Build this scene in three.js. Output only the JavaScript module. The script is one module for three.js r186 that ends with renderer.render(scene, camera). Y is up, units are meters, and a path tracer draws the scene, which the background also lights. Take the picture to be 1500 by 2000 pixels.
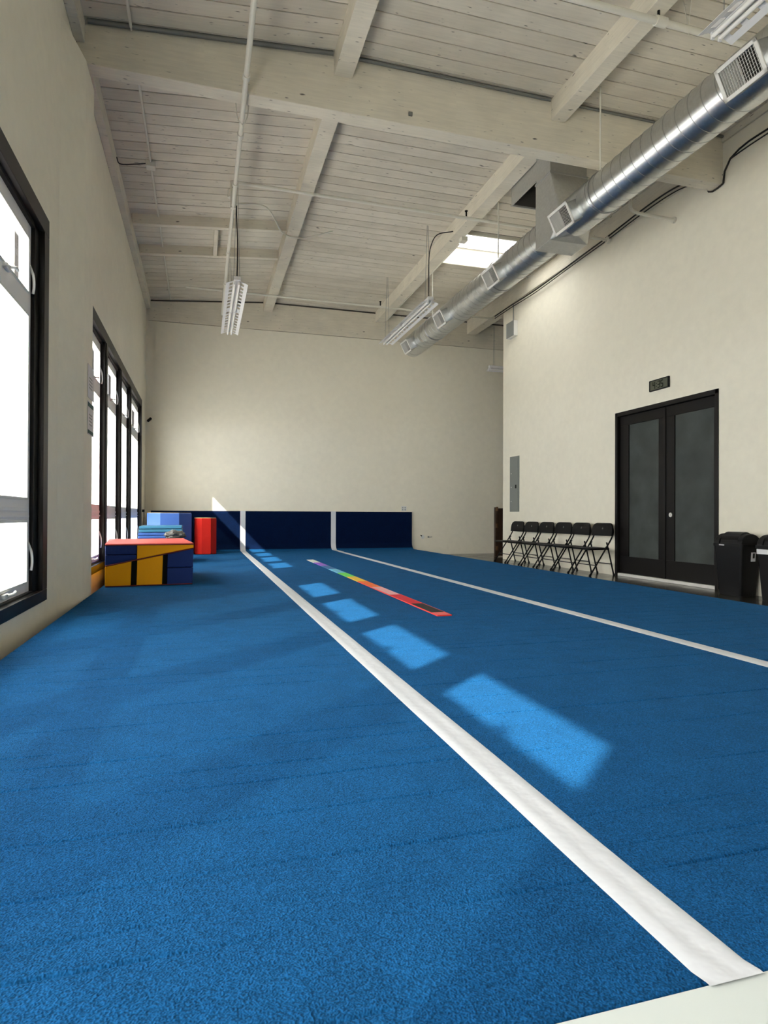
import * as THREE from 'three';
import { RoundedBoxGeometry } from 'three/addons/geometries/RoundedBoxGeometry.js';
import { mergeGeometries } from 'three/addons/utils/BufferGeometryUtils.js';
import { ImprovedNoise } from 'three/addons/math/ImprovedNoise.js';

// ---------------------------------------------------------------- camera, sky, sun, exposure
const scene = new THREE.Scene();
const camera = new THREE.PerspectiveCamera(2 * Math.atan(1000 / 1227.3) * 180 / Math.PI, 0.75, 0.05, 300);
camera.position.set(0, 0.87, 0);
camera.rotation.set(0.00586, -0.2825, 0.00387, 'YXZ');
scene.background = new THREE.Color().setRGB(0.93, 0.96, 1.0);
scene.backgroundIntensity = 2.8;
const sun = new THREE.DirectionalLight(new THREE.Color().setRGB(1.0, 0.92, 0.78), 3.4);
sun.position.set(-20, 21.24, 18.1); sun.target.position.set(0, 0, 0);
sun.castShadow = true; sun.shadow.mapSize.set(4096, 4096); sun.shadow.radius = 1.6;
Object.assign(sun.shadow.camera, { left: -20, right: 20, top: 20, bottom: -20, near: 1, far: 80 });
scene.add(sun, sun.target);
const renderer = new THREE.WebGLRenderer({ antialias: true });
renderer.toneMapping = THREE.LinearToneMapping;
renderer.toneMappingExposure = 4.5;
renderer.shadowMap.enabled = true;

// ---------------------------------------------------------------- helpers
let seed = 7;
const rnd = () => { seed = (seed * 1664525 + 1013904223) >>> 0; return seed / 4294967296; };
const rr = (a, b) => a + (b - a) * rnd();
const perlin = new ImprovedNoise();
const fbm = (x, y, z, o = 3) => { let s = 0, a = 1, n = 0; for (let i = 0; i < o; i++) { s += a * perlin.noise(x, y, z); n += a; a *= 0.5; x *= 2.03; y *= 2.03; z += 3.7; } return s / n; };
const V = (x, y, z) => new THREE.Vector3(x, y, z);
const lin = (r, g, b) => new THREE.Color().setRGB(r, g, b);
const taken = new Map();
function numbered(n) { const k = taken.get(n) ?? -1; taken.set(n, k + 1); return k < 0 ? n : `${n}_${String(k + 1).padStart(3, '0')}`; }
function metric(g) {   // texture coordinates in metres, by the way each face points
  const p = g.attributes.position, n = g.attributes.normal, uv = new Float32Array(p.count * 2);
  for (let i = 0; i < p.count; i++) {
    const ax = Math.abs(n.getX(i)), ay = Math.abs(n.getY(i)), az = Math.abs(n.getZ(i));
    const [u, v] = ay >= ax && ay >= az ? [p.getX(i), p.getZ(i)] : ax >= az ? [p.getZ(i), p.getY(i)] : [p.getX(i), p.getY(i)];
    uv[2 * i] = u; uv[2 * i + 1] = v;
  }
  g.setAttribute('uv', new THREE.BufferAttribute(uv, 2)); return g;
}
const box = (x0, x1, y0, y1, z0, z1) => metric(new THREE.BoxGeometry(Math.abs(x1 - x0), Math.abs(y1 - y0), Math.abs(z1 - z0)).translate((x0 + x1) / 2, (y0 + y1) / 2, (z0 + z1) / 2));
const rbox = (x0, x1, y0, y1, z0, z1, r = 0.006, s = 1) => { const g = new RoundedBoxGeometry(x1 - x0, y1 - y0, z1 - z0, s, r).translate((x0 + x1) / 2, (y0 + y1) / 2, (z0 + z1) / 2); return metric(g); };
const cyl = (r, a, b, seg = 12, r2 = r) => { const d = V().subVectors(b, a), g = new THREE.CylinderGeometry(r2, r, d.length(), seg); g.applyQuaternion(new THREE.Quaternion().setFromUnitVectors(V(0, 1, 0), d.clone().normalize())); return g.translate((a.x + b.x) / 2, (a.y + b.y) / 2, (a.z + b.z) / 2); };
const tube = (pts, r, seg = 40, rad = 8, straight = false) => { let c; if (straight) { c = new THREE.CurvePath(); for (let i = 1; i < pts.length; i++) c.add(new THREE.LineCurve3(pts[i - 1], pts[i])); } else c = new THREE.CatmullRomCurve3(pts, false, 'centripetal'); return new THREE.TubeGeometry(c, seg, r, rad, false); };
const prep = (g) => { const o = g.index ? g.toNonIndexed() : g; for (const k of Object.keys(o.attributes)) if (!['position', 'normal', 'uv'].includes(k)) o.deleteAttribute(k); if (!o.attributes.uv) o.setAttribute('uv', new THREE.BufferAttribute(new Float32Array(o.attributes.position.count * 2), 2)); return o; };
const join = (list) => { const l = [].concat(list); return l.length === 1 ? l[0] : mergeGeometries(l.map(prep), false); };
function mesh(name, geos, mat, parent) { const m = new THREE.Mesh(join(geos), mat); m.castShadow = m.receiveShadow = true; m.name = parent && parent !== scene ? name : numbered(name); (parent ?? scene).add(m); return m; }
const tag = (o, label, category, group, kind) => { Object.assign(o.userData, { label, category }); if (group) o.userData.group = group; if (kind) o.userData.kind = kind; return o; };
function thing(name, label, category, pos = [0, 0, 0], group, kind) { const o = new THREE.Group(); o.name = numbered(name); o.position.set(...pos); scene.add(o); return tag(o, label, category, group, kind); }
const struct = (name, geos, mat, label, category) => tag(mesh(name, geos, mat), label, category, null, 'structure');

// ---------------------------------------------------------------- textures
function tex(n, f, srgb, rep = 1, m = n) {   // f(u, v, px, py) -> [r, g, b] 0..1, tile = 1 / rep metres
  const d = new Uint8Array(n * m * 4);
  for (let y = 0; y < m; y++) for (let x = 0; x < n; x++) { const c = f(x / n, y / m, x, y), i = (y * n + x) * 4; d[i] = Math.max(0, Math.min(255, c[0] * 255)); d[i + 1] = Math.max(0, Math.min(255, c[1] * 255)); d[i + 2] = Math.max(0, Math.min(255, c[2] * 255)); d[i + 3] = 255; }
  const t = new THREE.DataTexture(d, n, m); t.wrapS = t.wrapT = THREE.RepeatWrapping; t.magFilter = THREE.LinearFilter; t.minFilter = THREE.LinearMipmapLinearFilter; t.generateMipmaps = true;
  if (srgb) t.colorSpace = THREE.SRGBColorSpace; t.repeat.set(rep, rep); t.needsUpdate = true; return t;
}
const wrapN = (u, v, s, z, o = 3) => { // seamless noise by blending
  const a = fbm(u * s, v * s, z, o), b = fbm((u - 1) * s, v * s, z, o), c = fbm(u * s, (v - 1) * s, z, o), d = fbm((u - 1) * s, (v - 1) * s, z, o);
  const w = (t) => { const k = Math.max(0, (t - 0.8) / 0.2); return k * k * (3 - 2 * k); }; const x = w(u), y = w(v);
  return (a * (1 - x) + b * x) * (1 - y) + (c * (1 - x) + d * x) * y;
};
const g3 = (v) => [v, v, v];
const N = 1024, pile = new Float32Array(N * N);
{ const raw = new Float32Array(N * N); for (let i = 0; i < N * N; i++) raw[i] = rnd();
  for (let y = 0; y < N; y++) for (let x = 0; x < N; x++) { let s = 0; for (let j = -1; j <= 1; j++) for (let i = -1; i <= 1; i++) s += raw[((y + j + N) % N) * N + ((x + i + N) % N)] * (i || j ? 1 : 2); pile[y * N + x] = s / 10; } }
const pileAt = (x, y) => Math.max(0, Math.min(1, (pile[y * N + x] - 0.5) * 2.4 + 0.5));
const carpetMap = tex(N, (u, v, x, y) => { const p = pileAt(x, y), c = 1 + 0.55 * wrapN(u, v, 9, 1.3, 3); const k = (0.6 + 0.4 * p) * (0.82 + 0.18 * c); return [k * (0.86 + 0.14 * p), k, k]; }, true, 1 / 1.15);
const carpetBump = tex(N, (u, v, x, y) => g3(pileAt(x, y)), false, 1 / 1.15);
const wallBump = tex(512, (u, v) => g3(0.5 + 0.6 * wrapN(u, v, 60, 2.2, 2)), false, 0.5);
const wallMap = tex(512, (u, v) => { const a = 0.98 + 0.012 * wrapN(u, v, 5, 8.1, 3) + 0.02 * wrapN(u, v, 40, 4.4, 2); return [a, a, a * 0.995]; }, true, 0.25);
const woodMap = tex(1024, (u, v) => {
  const grain = fbm(u * 10, v * 160, 5.5, 2), coarse = wrapN(u, v, 7, 9.9, 3), fleck = fbm(u * 26, v * 95, 1.7, 2);
  let a = 0.95 + 0.045 * grain + 0.07 * coarse; if (fleck > 0.46) a -= (fleck - 0.46) * 2.4; return [a, a * 0.995, a * 0.98]; }, true, 0.4);
const woodBump = tex(512, (u, v) => g3(0.5 + 0.5 * fbm(u * 8, v * 110, 3.1, 2)), false, 0.4);
const concreteMap = tex(512, (u, v) => { const a = 0.75 + 0.55 * wrapN(u, v, 6, 3.3, 4), b = wrapN(u, v, 3, 7.1, 3); return [a * (1 + 0.08 * b), a * (1 - 0.02 * b), a * (0.97 - 0.1 * b)]; }, true, 0.5);
const concreteRough = tex(256, (u, v) => g3(0.75 + 0.5 * wrapN(u, v, 8, 4.7, 3)), false, 0.5);
const zincMap = tex(512, (u, v) => { const a = 0.96 + 0.05 * wrapN(u, v, 26, 6.1, 2); return [a, a, a]; }, true, 1.2);
const zincRough = tex(512, (u, v) => g3(0.88 + 0.10 * wrapN(u, v, 12, 2.9, 2)), false, 1.2);
const frostMap = tex(512, (u, v) => { const a = wrapN(u, v, 14, 1.9, 3), b = Math.max(0, wrapN(u, v, 26, 5.2, 2) - 0.12); const k = 0.93 + 0.07 * a - 0.5 * b; return [k - 0.6 * b, k, k]; }, true, 0.55);
const mistMap = tex(512, (u, v) => { const k = 0.9 + 0.28 * wrapN(u, v, 5, 4.1, 4); return [k, k * 1.01, k]; }, true, 0.6);
const vinylBump = tex(256, (u, v) => g3(0.5 + 0.5 * wrapN(u, v, 9, 7.7, 3)), false, 1.5);
const tapeBump = tex(512, (u, v) => g3(0.5 + 0.5 * wrapN(u, v, 16, 1.1, 3)), false, 1.4);
const darkWoodMap = tex(256, (u, v) => { const a = 0.8 + 0.4 * fbm(u * 40, v * 5, 8.8, 3); return [a, a * 0.95, a * 0.9]; }, true, 1);

// ---------------------------------------------------------------- materials
const S = (o) => new THREE.MeshStandardMaterial(o), Ph = (o) => new THREE.MeshPhysicalMaterial(o);
const M = {
  wall: S({ color: lin(0.90, 0.85, 0.725), map: wallMap, bumpMap: wallBump, bumpScale: 0.0006, roughness: 0.75 }),
  plank: [0.0, 0.03, -0.03, 0.05].map((d) => S({ color: lin(0.75 + d, 0.695 + d, 0.60 + d), map: woodMap, bumpMap: woodBump, bumpScale: 0.0012, roughness: 0.7 })),
  beam: S({ color: lin(0.83, 0.775, 0.665), map: woodMap, bumpMap: woodBump, bumpScale: 0.001, roughness: 0.65 }),
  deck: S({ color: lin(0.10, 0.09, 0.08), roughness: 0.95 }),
  concrete: S({ color: lin(0.060, 0.052, 0.044), map: concreteMap, roughnessMap: concreteRough, roughness: 0.28 }),
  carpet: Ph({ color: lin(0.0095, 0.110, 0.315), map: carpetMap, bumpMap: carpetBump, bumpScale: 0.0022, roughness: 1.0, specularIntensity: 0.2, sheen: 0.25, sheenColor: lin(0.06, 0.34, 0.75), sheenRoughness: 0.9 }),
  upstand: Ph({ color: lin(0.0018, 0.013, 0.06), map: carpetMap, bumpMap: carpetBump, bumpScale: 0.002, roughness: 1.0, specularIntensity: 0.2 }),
  foamCore: S({ color: lin(0.02, 0.02, 0.022), roughness: 0.9 }),
  tape: S({ color: lin(0.68, 0.69, 0.73), bumpMap: tapeBump, bumpScale: 0.004, roughness: 0.6 }),
  platform: S({ color: lin(0.66, 0.70, 0.68), roughness: 0.55 }),
  casing: Ph({ color: lin(0.010, 0.008, 0.007), roughness: 0.42, specularIntensity: 0.5 }),
  alu: S({ color: lin(0.84, 0.82, 0.83), roughness: 0.4 }),
  whitePlastic: S({ color: lin(0.75, 0.75, 0.73), roughness: 0.4 }),
  clear: Ph({ color: lin(0.95, 0.97, 0.98), transmission: 1, roughness: 0, thickness: 0, ior: 1.5 }),
  frost: Ph({ color: lin(0.97, 0.95, 0.91), map: frostMap, transmission: 1, roughness: 0.93, thickness: 0, ior: 1.3 }),
  dome: Ph({ color: lin(0.34, 0.34, 0.33), transmission: 1, roughness: 0.97, thickness: 0, ior: 1.3 }),
  doorPaint: Ph({ color: lin(0.008, 0.007, 0.007), roughness: 0.45, specularIntensity: 0.35 }),
  doorGlass: Ph({ color: lin(0.062, 0.072, 0.070), map: mistMap, roughness: 0.55, specularIntensity: 0.5 }),
  steel: S({ color: lin(0.75, 0.74, 0.72), metalness: 1, roughness: 0.3 }),
  zinc: S({ color: lin(0.68, 0.69, 0.69), metalness: 1, map: zincMap, roughnessMap: zincRough, roughness: 0.36 }),
  zincBox: S({ color: lin(0.60, 0.60, 0.58), metalness: 0.85, map: zincMap, roughnessMap: zincRough, roughness: 0.55 }),
  seam: S({ color: lin(0.5, 0.51, 0.52), metalness: 1, roughness: 0.35 }),
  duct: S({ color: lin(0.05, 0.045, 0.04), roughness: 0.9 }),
  register: S({ color: lin(0.72, 0.70, 0.66), roughness: 0.45 }),
  lampWhite: S({ color: lin(0.72, 0.71, 0.71), roughness: 0.35 }),
  lampTube: S({ color: lin(0.80, 0.78, 0.74), roughness: 0.25 }),
  black: Ph({ color: lin(0.006, 0.006, 0.007), roughness: 0.5, specularIntensity: 0.35 }),
  blackGloss: Ph({ color: lin(0.005, 0.005, 0.006), roughness: 0.4, specularIntensity: 0.4 }),
  cable: S({ color: lin(0.018, 0.014, 0.012), roughness: 0.6 }),
  pipe: S({ color: lin(0.74, 0.71, 0.62), roughness: 0.5 }),
  greyPipe: S({ color: lin(0.20, 0.20, 0.19), roughness: 0.5, metalness: 0.4 }),
  panelGrey: S({ color: lin(0.20, 0.215, 0.205), roughness: 0.5 }),
  boxGrey: S({ color: lin(0.24, 0.25, 0.24), roughness: 0.5 }),
  lcd: Ph({ color: lin(0.105, 0.108, 0.08), roughness: 0.5, specularIntensity: 0.3 }),
  lcdInk: Ph({ color: lin(0.004, 0.004, 0.004), roughness: 0.9, specularIntensity: 0.1 }),
  paper: S({ color: lin(0.70, 0.68, 0.70), roughness: 0.8 }),
  green: S({ color: lin(0.03, 0.09, 0.075), roughness: 0.7 }),
  darkWood: S({ color: lin(0.055, 0.026, 0.014), map: darkWoodMap, roughness: 0.5 }),
  midWood: S({ color: lin(0.22, 0.12, 0.06), map: darkWoodMap, roughness: 0.5 }),
  ground: S({ color: lin(0.42, 0.41, 0.38), roughness: 0.95 }),
  facade: S({ color: lin(0.62, 0.60, 0.60), roughness: 0.9 }),
};
const vinyl = (r, g, b, rough = 0.5) => Ph({ color: lin(r, g, b), bumpMap: vinylBump, bumpScale: 0.006, roughness: rough, specularIntensity: 0.35 });
const VN = { navy: vinyl(0.010, 0.030, 0.16), blue: vinyl(0.055, 0.13, 0.42), gold: vinyl(0.95, 0.42, 0.003), red: vinyl(0.55, 0.018, 0.012), coral: vinyl(0.72, 0.10, 0.09), black: Ph({ color: lin(0.005, 0.005, 0.006), roughness: 0.8, specularIntensity: 0.2 }), teal: vinyl(0.05, 0.20, 0.34), cream: vinyl(0.70, 0.55, 0.30) };

// ---------------------------------------------------------------- room shell
const XL = -1.09, XR = 5.9, ZB = -13.4, ZF = 8.6, ROOF = 5.375;
const roofY = (x) => x >= 1.3 ? ROOF : ROOF - 0.19 * (1.3 - x) / 2.39;
struct('floor', box(-1.33, 10, -0.12, 0, ZB - 0.3, ZF + 0.2), M.concrete, 'dark polished concrete floor along the right wall', 'floor');
{
  const o1 = [-5.0, 0.78], o0 = [1.4, 7.18], o2 = [-12.34, -6.72], y0 = 0.3, y1 = 2.94, a = -1.33, b = XL;  // o0 is the opening for the added, unseen windows
  struct('wall_left', [box(a, b, 0, y0, ZB - 0.3, ZF + 0.2), box(a, b, y1, 5.42, ZB - 0.3, ZF + 0.2), box(a, b, y0, y1, ZB - 0.3, o2[0]), box(a, b, y0, y1, o2[1], o1[0]), box(a, b, y0, y1, o1[1], o0[0]), box(a, b, y0, y1, o0[1], ZF + 0.2)], M.wall, 'cream painted wall with the tall frosted windows', 'wall');
  const s = new THREE.Shape([[XL - 0.02, -5.45], [XL, -5.46], [XL + 0.092, -5.92], [XL + 0.102, -5.97], [XL + 0.105, -6.38], [XL + 0.098, -6.41], [XL, -6.60], [XL - 0.02, -6.61]].map(([x, z]) => new THREE.Vector2(x, -z)));
  const g = new THREE.ExtrudeGeometry(s, { depth: 4.83, bevelEnabled: false }).rotateX(-Math.PI / 2);
  struct('wall_pier', metric(g), M.wall, 'shallow painted pier between the two window groups under the girder', 'pier');
}
{
  const d = [-8.0, -6.06], h = 2.4;
  struct('wall_right', [box(XR, 6.08, 0, 5.38, -11.63, d[0]), box(XR, 6.08, h, 5.38, d[0], d[1]), box(XR, 6.08, 0, 5.38, d[1], ZF + 0.2)], M.wall, 'white painted wall holding the black double door and clock', 'wall');
  struct('wall_alcove', [box(6.08, 10.2, 0, 5.38, -11.63, -11.5), box(10, 10.2, 0, 5.6, ZB - 0.3, -11.5)], M.wall, 'painted return wall of the alcove past the right wall', 'wall');
  struct('wall_rear', [box(-1.33, 10.2, 0, 5.6, ZB - 0.3, ZB - 0.03), box(-0.915, 10, 0, 4.765, ZB - 0.03, ZB)], M.wall, 'cream end wall behind the navy carpet upstand', 'wall');
  struct('wall_front', box(-1.33, 6.2, 0, 5.6, ZF, ZF + 0.2), M.wall, 'painted wall behind the photographer', 'wall');
}
// skylight opening and ceiling
const SK = { x0: 4.0, x1: 5.72, z0: -10.42, z1: -9.27, top: 5.72 };
const ceiling = struct('ceiling', [box(-1.33, SK.x0 - 0.03, 5.43, 5.62, ZB - 0.3, ZF + 0.2), box(SK.x1 + 0.03, 10.2, 5.43, 5.62, ZB - 0.3, ZF + 0.2), box(SK.x0 - 0.03, SK.x1 + 0.03, 5.43, 5.62, SK.z1 + 0.03, ZF + 0.2), box(SK.x0 - 0.03, SK.x1 + 0.03, 5.43, 5.62, ZB - 0.3, SK.z0 - 0.03)], M.deck, 'white painted plank ceiling under a dark roof deck', 'ceiling');
{
  const P = 0.187, gap = 0.010, th = 0.04;
  { const a = mesh('near_boarding', box(1.3, 10, ROOF, ROOF + th, -2.0, ZF), M.plank[0], ceiling), b = mesh('near_boarding', box(-2.45, 0, 0, th, -2.0, ZF), M.plank[0], ceiling); b.position.set(1.3, ROOF, 0); b.rotation.z = Math.atan(0.19 / 2.39); }
  for (let i = 0; ; i++) {
    const z1 = -2.01 - i * P, z0 = z1 - P; if (z0 < ZB - 0.03) break;
    const near = z0 > -3.2;
    const put = (x0, x1) => {
      const g = near ? box(x0, x1, 0, th, 0, P - gap) : rbox(x0, x1, 0, th, 0, P - gap, 0.004, 1), uv = g.attributes.uv, ou = rnd() * 5, ov = rnd() * 5;
      for (let k = 0; k < uv.count; k++) uv.setXY(k, uv.getX(k) + ou, uv.getY(k) + ov);
      return g;
    };
    const add = (g, m) => { const o = mesh('plank', g, m, ceiling); o.position.set(0, ROOF + rr(-0.002, 0.002), z0); return o; };
    const g = put(-2.45, 0), o = add(g, M.plank[Math.floor(rnd() * 4)]); o.position.x = 1.3; o.rotation.z = Math.atan(0.19 / 2.39);
    const m = M.plank[Math.floor(rnd() * 4)], hit = z1 > SK.z0 && z0 < SK.z1;
    if (hit) { add(put(1.3, SK.x0), m); add(put(SK.x1, 10), m); } else add(put(1.3, 10), m);
  }
}
{
  const w = thing('window_13', 'bright skylight in the plank ceiling beside the spiral duct', 'skylight', [0, 0, 0], null, 'structure');
  const { x0, x1, z0, z1, top } = SK, y = ROOF - 0.004;
  mesh('well', [box(x0 - 0.03, x1 + 0.03, y, top, z0 - 0.03, z0), box(x0 - 0.03, x1 + 0.03, y, top, z1, z1 + 0.03), box(x0 - 0.03, x0, y, top, z0, z1), box(x1, x1 + 0.03, y, top, z0, z1)], M.wall, w);
  mesh('curb', [box(x0, x1, top - 0.045, top, z0, z0 + 0.03), box(x0, x1, top - 0.045, top, z1 - 0.03, z1), box(x0, x0 + 0.03, top - 0.045, top, z0, z1), box(x1 - 0.03, x1, top - 0.045, top, z0, z1)], M.alu, w);
  mesh('pane', new THREE.PlaneGeometry(x1 - x0 + 0.06, z1 - z0 + 0.06).rotateX(-Math.PI / 2).translate((x0 + x1) / 2, top + 0.005, (z0 + z1) / 2), M.dome, w);
}
// ---------------------------------------------------------------- beams
{
  const sh = (pts) => new THREE.Shape(pts.map(([a, b]) => new THREE.Vector2(a, b)));
  const gird = thing('ceiling_girder', 'deep cream girder crossing the ceiling above the duct', 'beam', [0, 0, 0], null, 'structure');
  mesh('timber', metric(new THREE.ExtrudeGeometry(sh([[-1.066, 4.83], [5.9, 4.805], [5.9, 5.35], [1.3, 5.355], [-1.066, 5.168]]), { depth: 0.16, bevelEnabled: true, bevelSize: 0.004, bevelThickness: 0.004, bevelSegments: 1 }).translate(0, 0, -6.165)), M.beam, gird);
  mesh('end_gap_shade', box(-1.10, -1.086, 4.835, 5.16, -6.2, -5.97), M.deck, gird);  // dark plate drawn as the shade in the gap at the girder end
  mesh('bolt', rbox(2.0 - 0.02, 2.0 + 0.02, 4.9, 4.94, -6.0, -5.98, 0.004), M.greyPipe, gird);
  mesh('pipe_strip', cyl(0.022, V(-0.98, 5.178, -5.965), V(1.2, 5.348, -5.965)), M.greyPipe, gird);
  mesh('pipe_strip', cyl(0.018, V(1.42, 5.35, -5.97), V(3.58, 5.35, -5.97)), M.greyPipe, gird);
  mesh('pipe_strip', cyl(0.014, V(3.8, 5.35, -5.975), V(5.88, 5.35, -5.975)), M.greyPipe, gird);
  const eb = thing('end_beam', 'cream beam lying along the top of the end wall', 'beam', [0, 0, 0], null, 'structure');
  mesh('timber', metric(new THREE.ExtrudeGeometry(sh([[-1.05, 4.775], [9.9, 4.775], [9.9, 5.335], [1.3, 5.335], [-1.05, 5.15]]), { depth: 0.042, bevelEnabled: false }).translate(0, 0, ZB - 0.03)), M.beam, eb);
  mesh('gap_shade', metric(new THREE.ExtrudeGeometry(sh([[-1.05, 5.13], [1.3, 5.31], [9.9, 5.31], [9.9, 5.40], [1.3, 5.40], [-1.05, 5.215]]), { depth: 0.012, bevelEnabled: false }).translate(0, 0, ZB - 0.029)), M.deck, eb);  // dark strip painted in as the shadow line between beam and planks
  const pur = (x0, x1, yb, z0, z1, lab, yt) => { const o = struct('ceiling_purlin', rbox(x0, x1, yb, (yt ?? ROOF) + 0.012, z0, z1, 0.006), M.beam, lab, 'beam'); return o; };
  pur(1.215, 1.40, 5.16, -6.0, ZF, 'narrow cream purlin above and before the girder, left of the duct');
  pur(3.605, 3.77, 5.15, -6.0, ZF, 'cream purlin before the girder, next to the near light fixture');
  pur(1.225, 1.41, 5.16, ZB + 0.012, -6.17, 'long cream purlin beyond the girder, left of the middle bay');
  pur(3.67, 3.86, 5.15, ZB + 0.012, -6.17, 'long cream purlin beyond the girder, beside the skylight');
  pur(5.865, 6.09, 5.07, ZB + 0.012, -6.17, 'long cream purlin lying along the top of the right wall');
  pur(5.875, 6.09, 5.29, -6.0, ZF, 'slim cream ledger on the right wall before the girder');
  const led = (z0, z1, lab) => struct('ceiling_ledger', rbox(XL, XL + 0.085, 5.0, 5.21, z0, z1, 0.006), M.beam, lab, 'beam');
  led(-6.0, ZF, 'cream ledger at the top of the window wall before the girder');
  led(ZB + 0.012, -6.17, 'cream ledger at the top of the window wall beyond the girder');
  const tilt = Math.atan(0.19 / 2.39);
  const joist = (z, lab) => { const o = struct('ceiling_joist', rbox(-2.21, 0.0, -0.14, 0.012, -0.045, 0.045, 0.005), M.beam, lab, 'beam'); o.position.set(1.22, ROOF - 0.012, z); o.rotation.z = tilt; return o; };
  joist(-9.68, 'short cream joist between ledger and purlin, the nearer of two');
  joist(-10.75, 'short cream joist between ledger and purlin, the farther of two');
  struct('ceiling_brace', rbox(0.16, 0.22, 5.14, 5.29, -10.7, -9.73, 0.004), M.beam, 'small cream brace linking the two short joists', 'beam');
}

// ---------------------------------------------------------------- windows
{
  const Y = { t: 2.86, ft: 2.80, p1: 2.729, p0: 2.348, m1: 2.21, m0: 0.968, b1: 0.83, b0: 0.407, fb: 0.336 };
  const groups = [[[-4.71, -3.67], [-3.33, -2.29], [-1.95, -0.91], [-0.57, 0.47]], [[-7.77, -6.83], [-9.17, -8.12], [-10.42, -9.47], [-12.2, -10.72]], [[1.69, 2.73], [3.07, 4.11], [4.45, 5.49], [5.83, 6.87]]];  // third set is added out of view to brighten faces towards the camera
  const where = ['beside the pier', 'second from the pier', 'third from the pier', 'farthest from the pier'];
  const side = ['near window group', 'far window group', 'added unseen window group behind the photographer'];
  groups.forEach((g, n) => { const gi = n === 1 ? 1 : 0;
    const zs = g.flat(), z0 = Math.min(...zs), z1 = Math.max(...zs), e0 = z0 - (gi ? 0.095 : 0.19), e1 = gi ? -6.72 : z1 + 0.24;   // casing inner edges
    const out0 = e0 - (gi ? 0.12 : 0.135), out1 = gi ? -6.705 : e1 + 0.125;
    const cs = tag(mesh('trim_' + (n + 1), [rbox(XL - 0.05, XL + 0.022, Y.t, 2.99, out0, out1, 0.004), rbox(XL - 0.05, XL + 0.022, 0.255, Y.fb, out0, out1, 0.004), rbox(XL - 0.05, XL + 0.022, Y.fb, Y.t, out0, e0, 0.004),
      ...(gi ? [] : [rbox(XL - 0.05, XL + 0.022, Y.fb, Y.t, e1, out1, 0.004)]), box(XL - 0.14, XL - 0.015, Y.fb - 0.02, Y.fb + 0.012, out0 + 0.06, out1), box(XL - 0.14, XL - 0.015, Y.t - 0.03, Y.t, out0 + 0.06, out1), box(XL - 0.14, XL - 0.015, Y.fb, Y.t, e0 - 0.02, Math.min(z0 - 0.08, e0 + 0.12)),
      ...(gi ? [] : [box(XL - 0.14, XL - 0.015, Y.fb, Y.t, z1 + 0.08, e1 + 0.02)])], M.casing), `black brown casing round the ${side[n]}`, 'window casing', null, 'structure');
    const order = [...g].sort((a, b) => b[0] - a[0]);
    for (let i = 1; i < order.length; i++) { const a = order[i][1] + 0.08, b = order[i - 1][0] - 0.08; mesh('mullion', [rbox(XL - 0.14, XL + 0.012, Y.fb, Y.t, a, b, 0.004), rbox(XL - 0.05, XL + 0.024, Y.fb, Y.t, a + 0.04, b - 0.04, 0.004)], M.casing, cs); }
    g.forEach(([a, b], i) => {
      const w = thing(`window_${n * 4 + i + 1}`, `white framed window with frosted panes, ${where[i]} in the ${side[n]}`, 'window', [0, 0, 0], null, 'structure');
      const x0 = XL - 0.095, x1 = XL - 0.04, f = 0.085, c = (a + b) / 2;
      mesh('frame', [rbox(x0, x1, Y.fb, Y.ft + 0.065, a - f, a, 0.004), rbox(x0, x1, Y.fb, Y.ft + 0.065, b, b + f, 0.004), rbox(x0, x1, Y.p1, Y.ft + 0.065, a, b, 0.004), rbox(x0, x1, Y.fb, Y.b0, a, b, 0.004), rbox(x0, x1 + 0.008, Y.m1, Y.p0, a, b, 0.004)], M.alu, w);
      mesh('middle_rail', [rbox(x0, x1 + 0.008, Y.b1, Y.m0, a, b, 0.004), rbox(x1, x1 + 0.02, 0.85, 0.865, a, b, 0.002), rbox(x1, x1 + 0.016, 0.89, 0.915, a, b, 0.002)], M.alu, w);
      const pane = (y0, y1, m, nm) => mesh(nm, metric(new THREE.PlaneGeometry(b - a + 0.01, y1 - y0 + 0.01).rotateY(Math.PI / 2).translate(XL - 0.06, (y0 + y1) / 2, c)), m, w);
      pane(Y.p0, Y.p1, M.clear, 'clear_pane'); pane(Y.m0, Y.m1, M.frost, 'frosted_pane'); pane(Y.b0, Y.b1, M.frost, 'frosted_pane');
      const bead = (y0, y1) => [rbox(x1 - 0.005, x1 + 0.012, y0, y1, a - 0.004, a + 0.014, 0.003), rbox(x1 - 0.005, x1 + 0.012, y0, y1, b - 0.014, b + 0.004, 0.003), rbox(x1 - 0.005, x1 + 0.012, y1 - 0.014, y1 + 0.004, a, b, 0.003), rbox(x1 - 0.005, x1 + 0.012, y0 - 0.004, y0 + 0.014, a, b, 0.003)];
      mesh('sash', bead(Y.p0, Y.p1), M.whitePlastic, w); mesh('sash', bead(Y.b0, Y.b1), M.whitePlastic, w); mesh('bead', bead(Y.m0, Y.m1), M.whitePlastic, w);
      const latch = (y) => mesh('latch', [rbox(x1, x1 + 0.03, y - 0.02, y + 0.012, c - 0.05, c + 0.05, 0.008, 2), tube([V(x1 + 0.03, y, c), V(x1 + 0.055, y + 0.006, c - 0.03), V(x1 + 0.05, y + 0.012, c - 0.09)], 0.010, 10, 6)], M.whitePlastic, w);
      latch(Y.p0 - 0.01); latch(Y.b0 - 0.02);
      const stay = (y) => mesh('stay', tube([V(x1, y + 0.10, a - 0.05), V(x1 + 0.022, y + 0.03, a - 0.055), V(x1 + 0.026, y - 0.05, a - 0.055), V(x1 + 0.02, y - 0.09, a - 0.055)], 0.009, 12, 6), M.whitePlastic, w);
      stay(2.46); stay(0.58);
    });
  });
}
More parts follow.
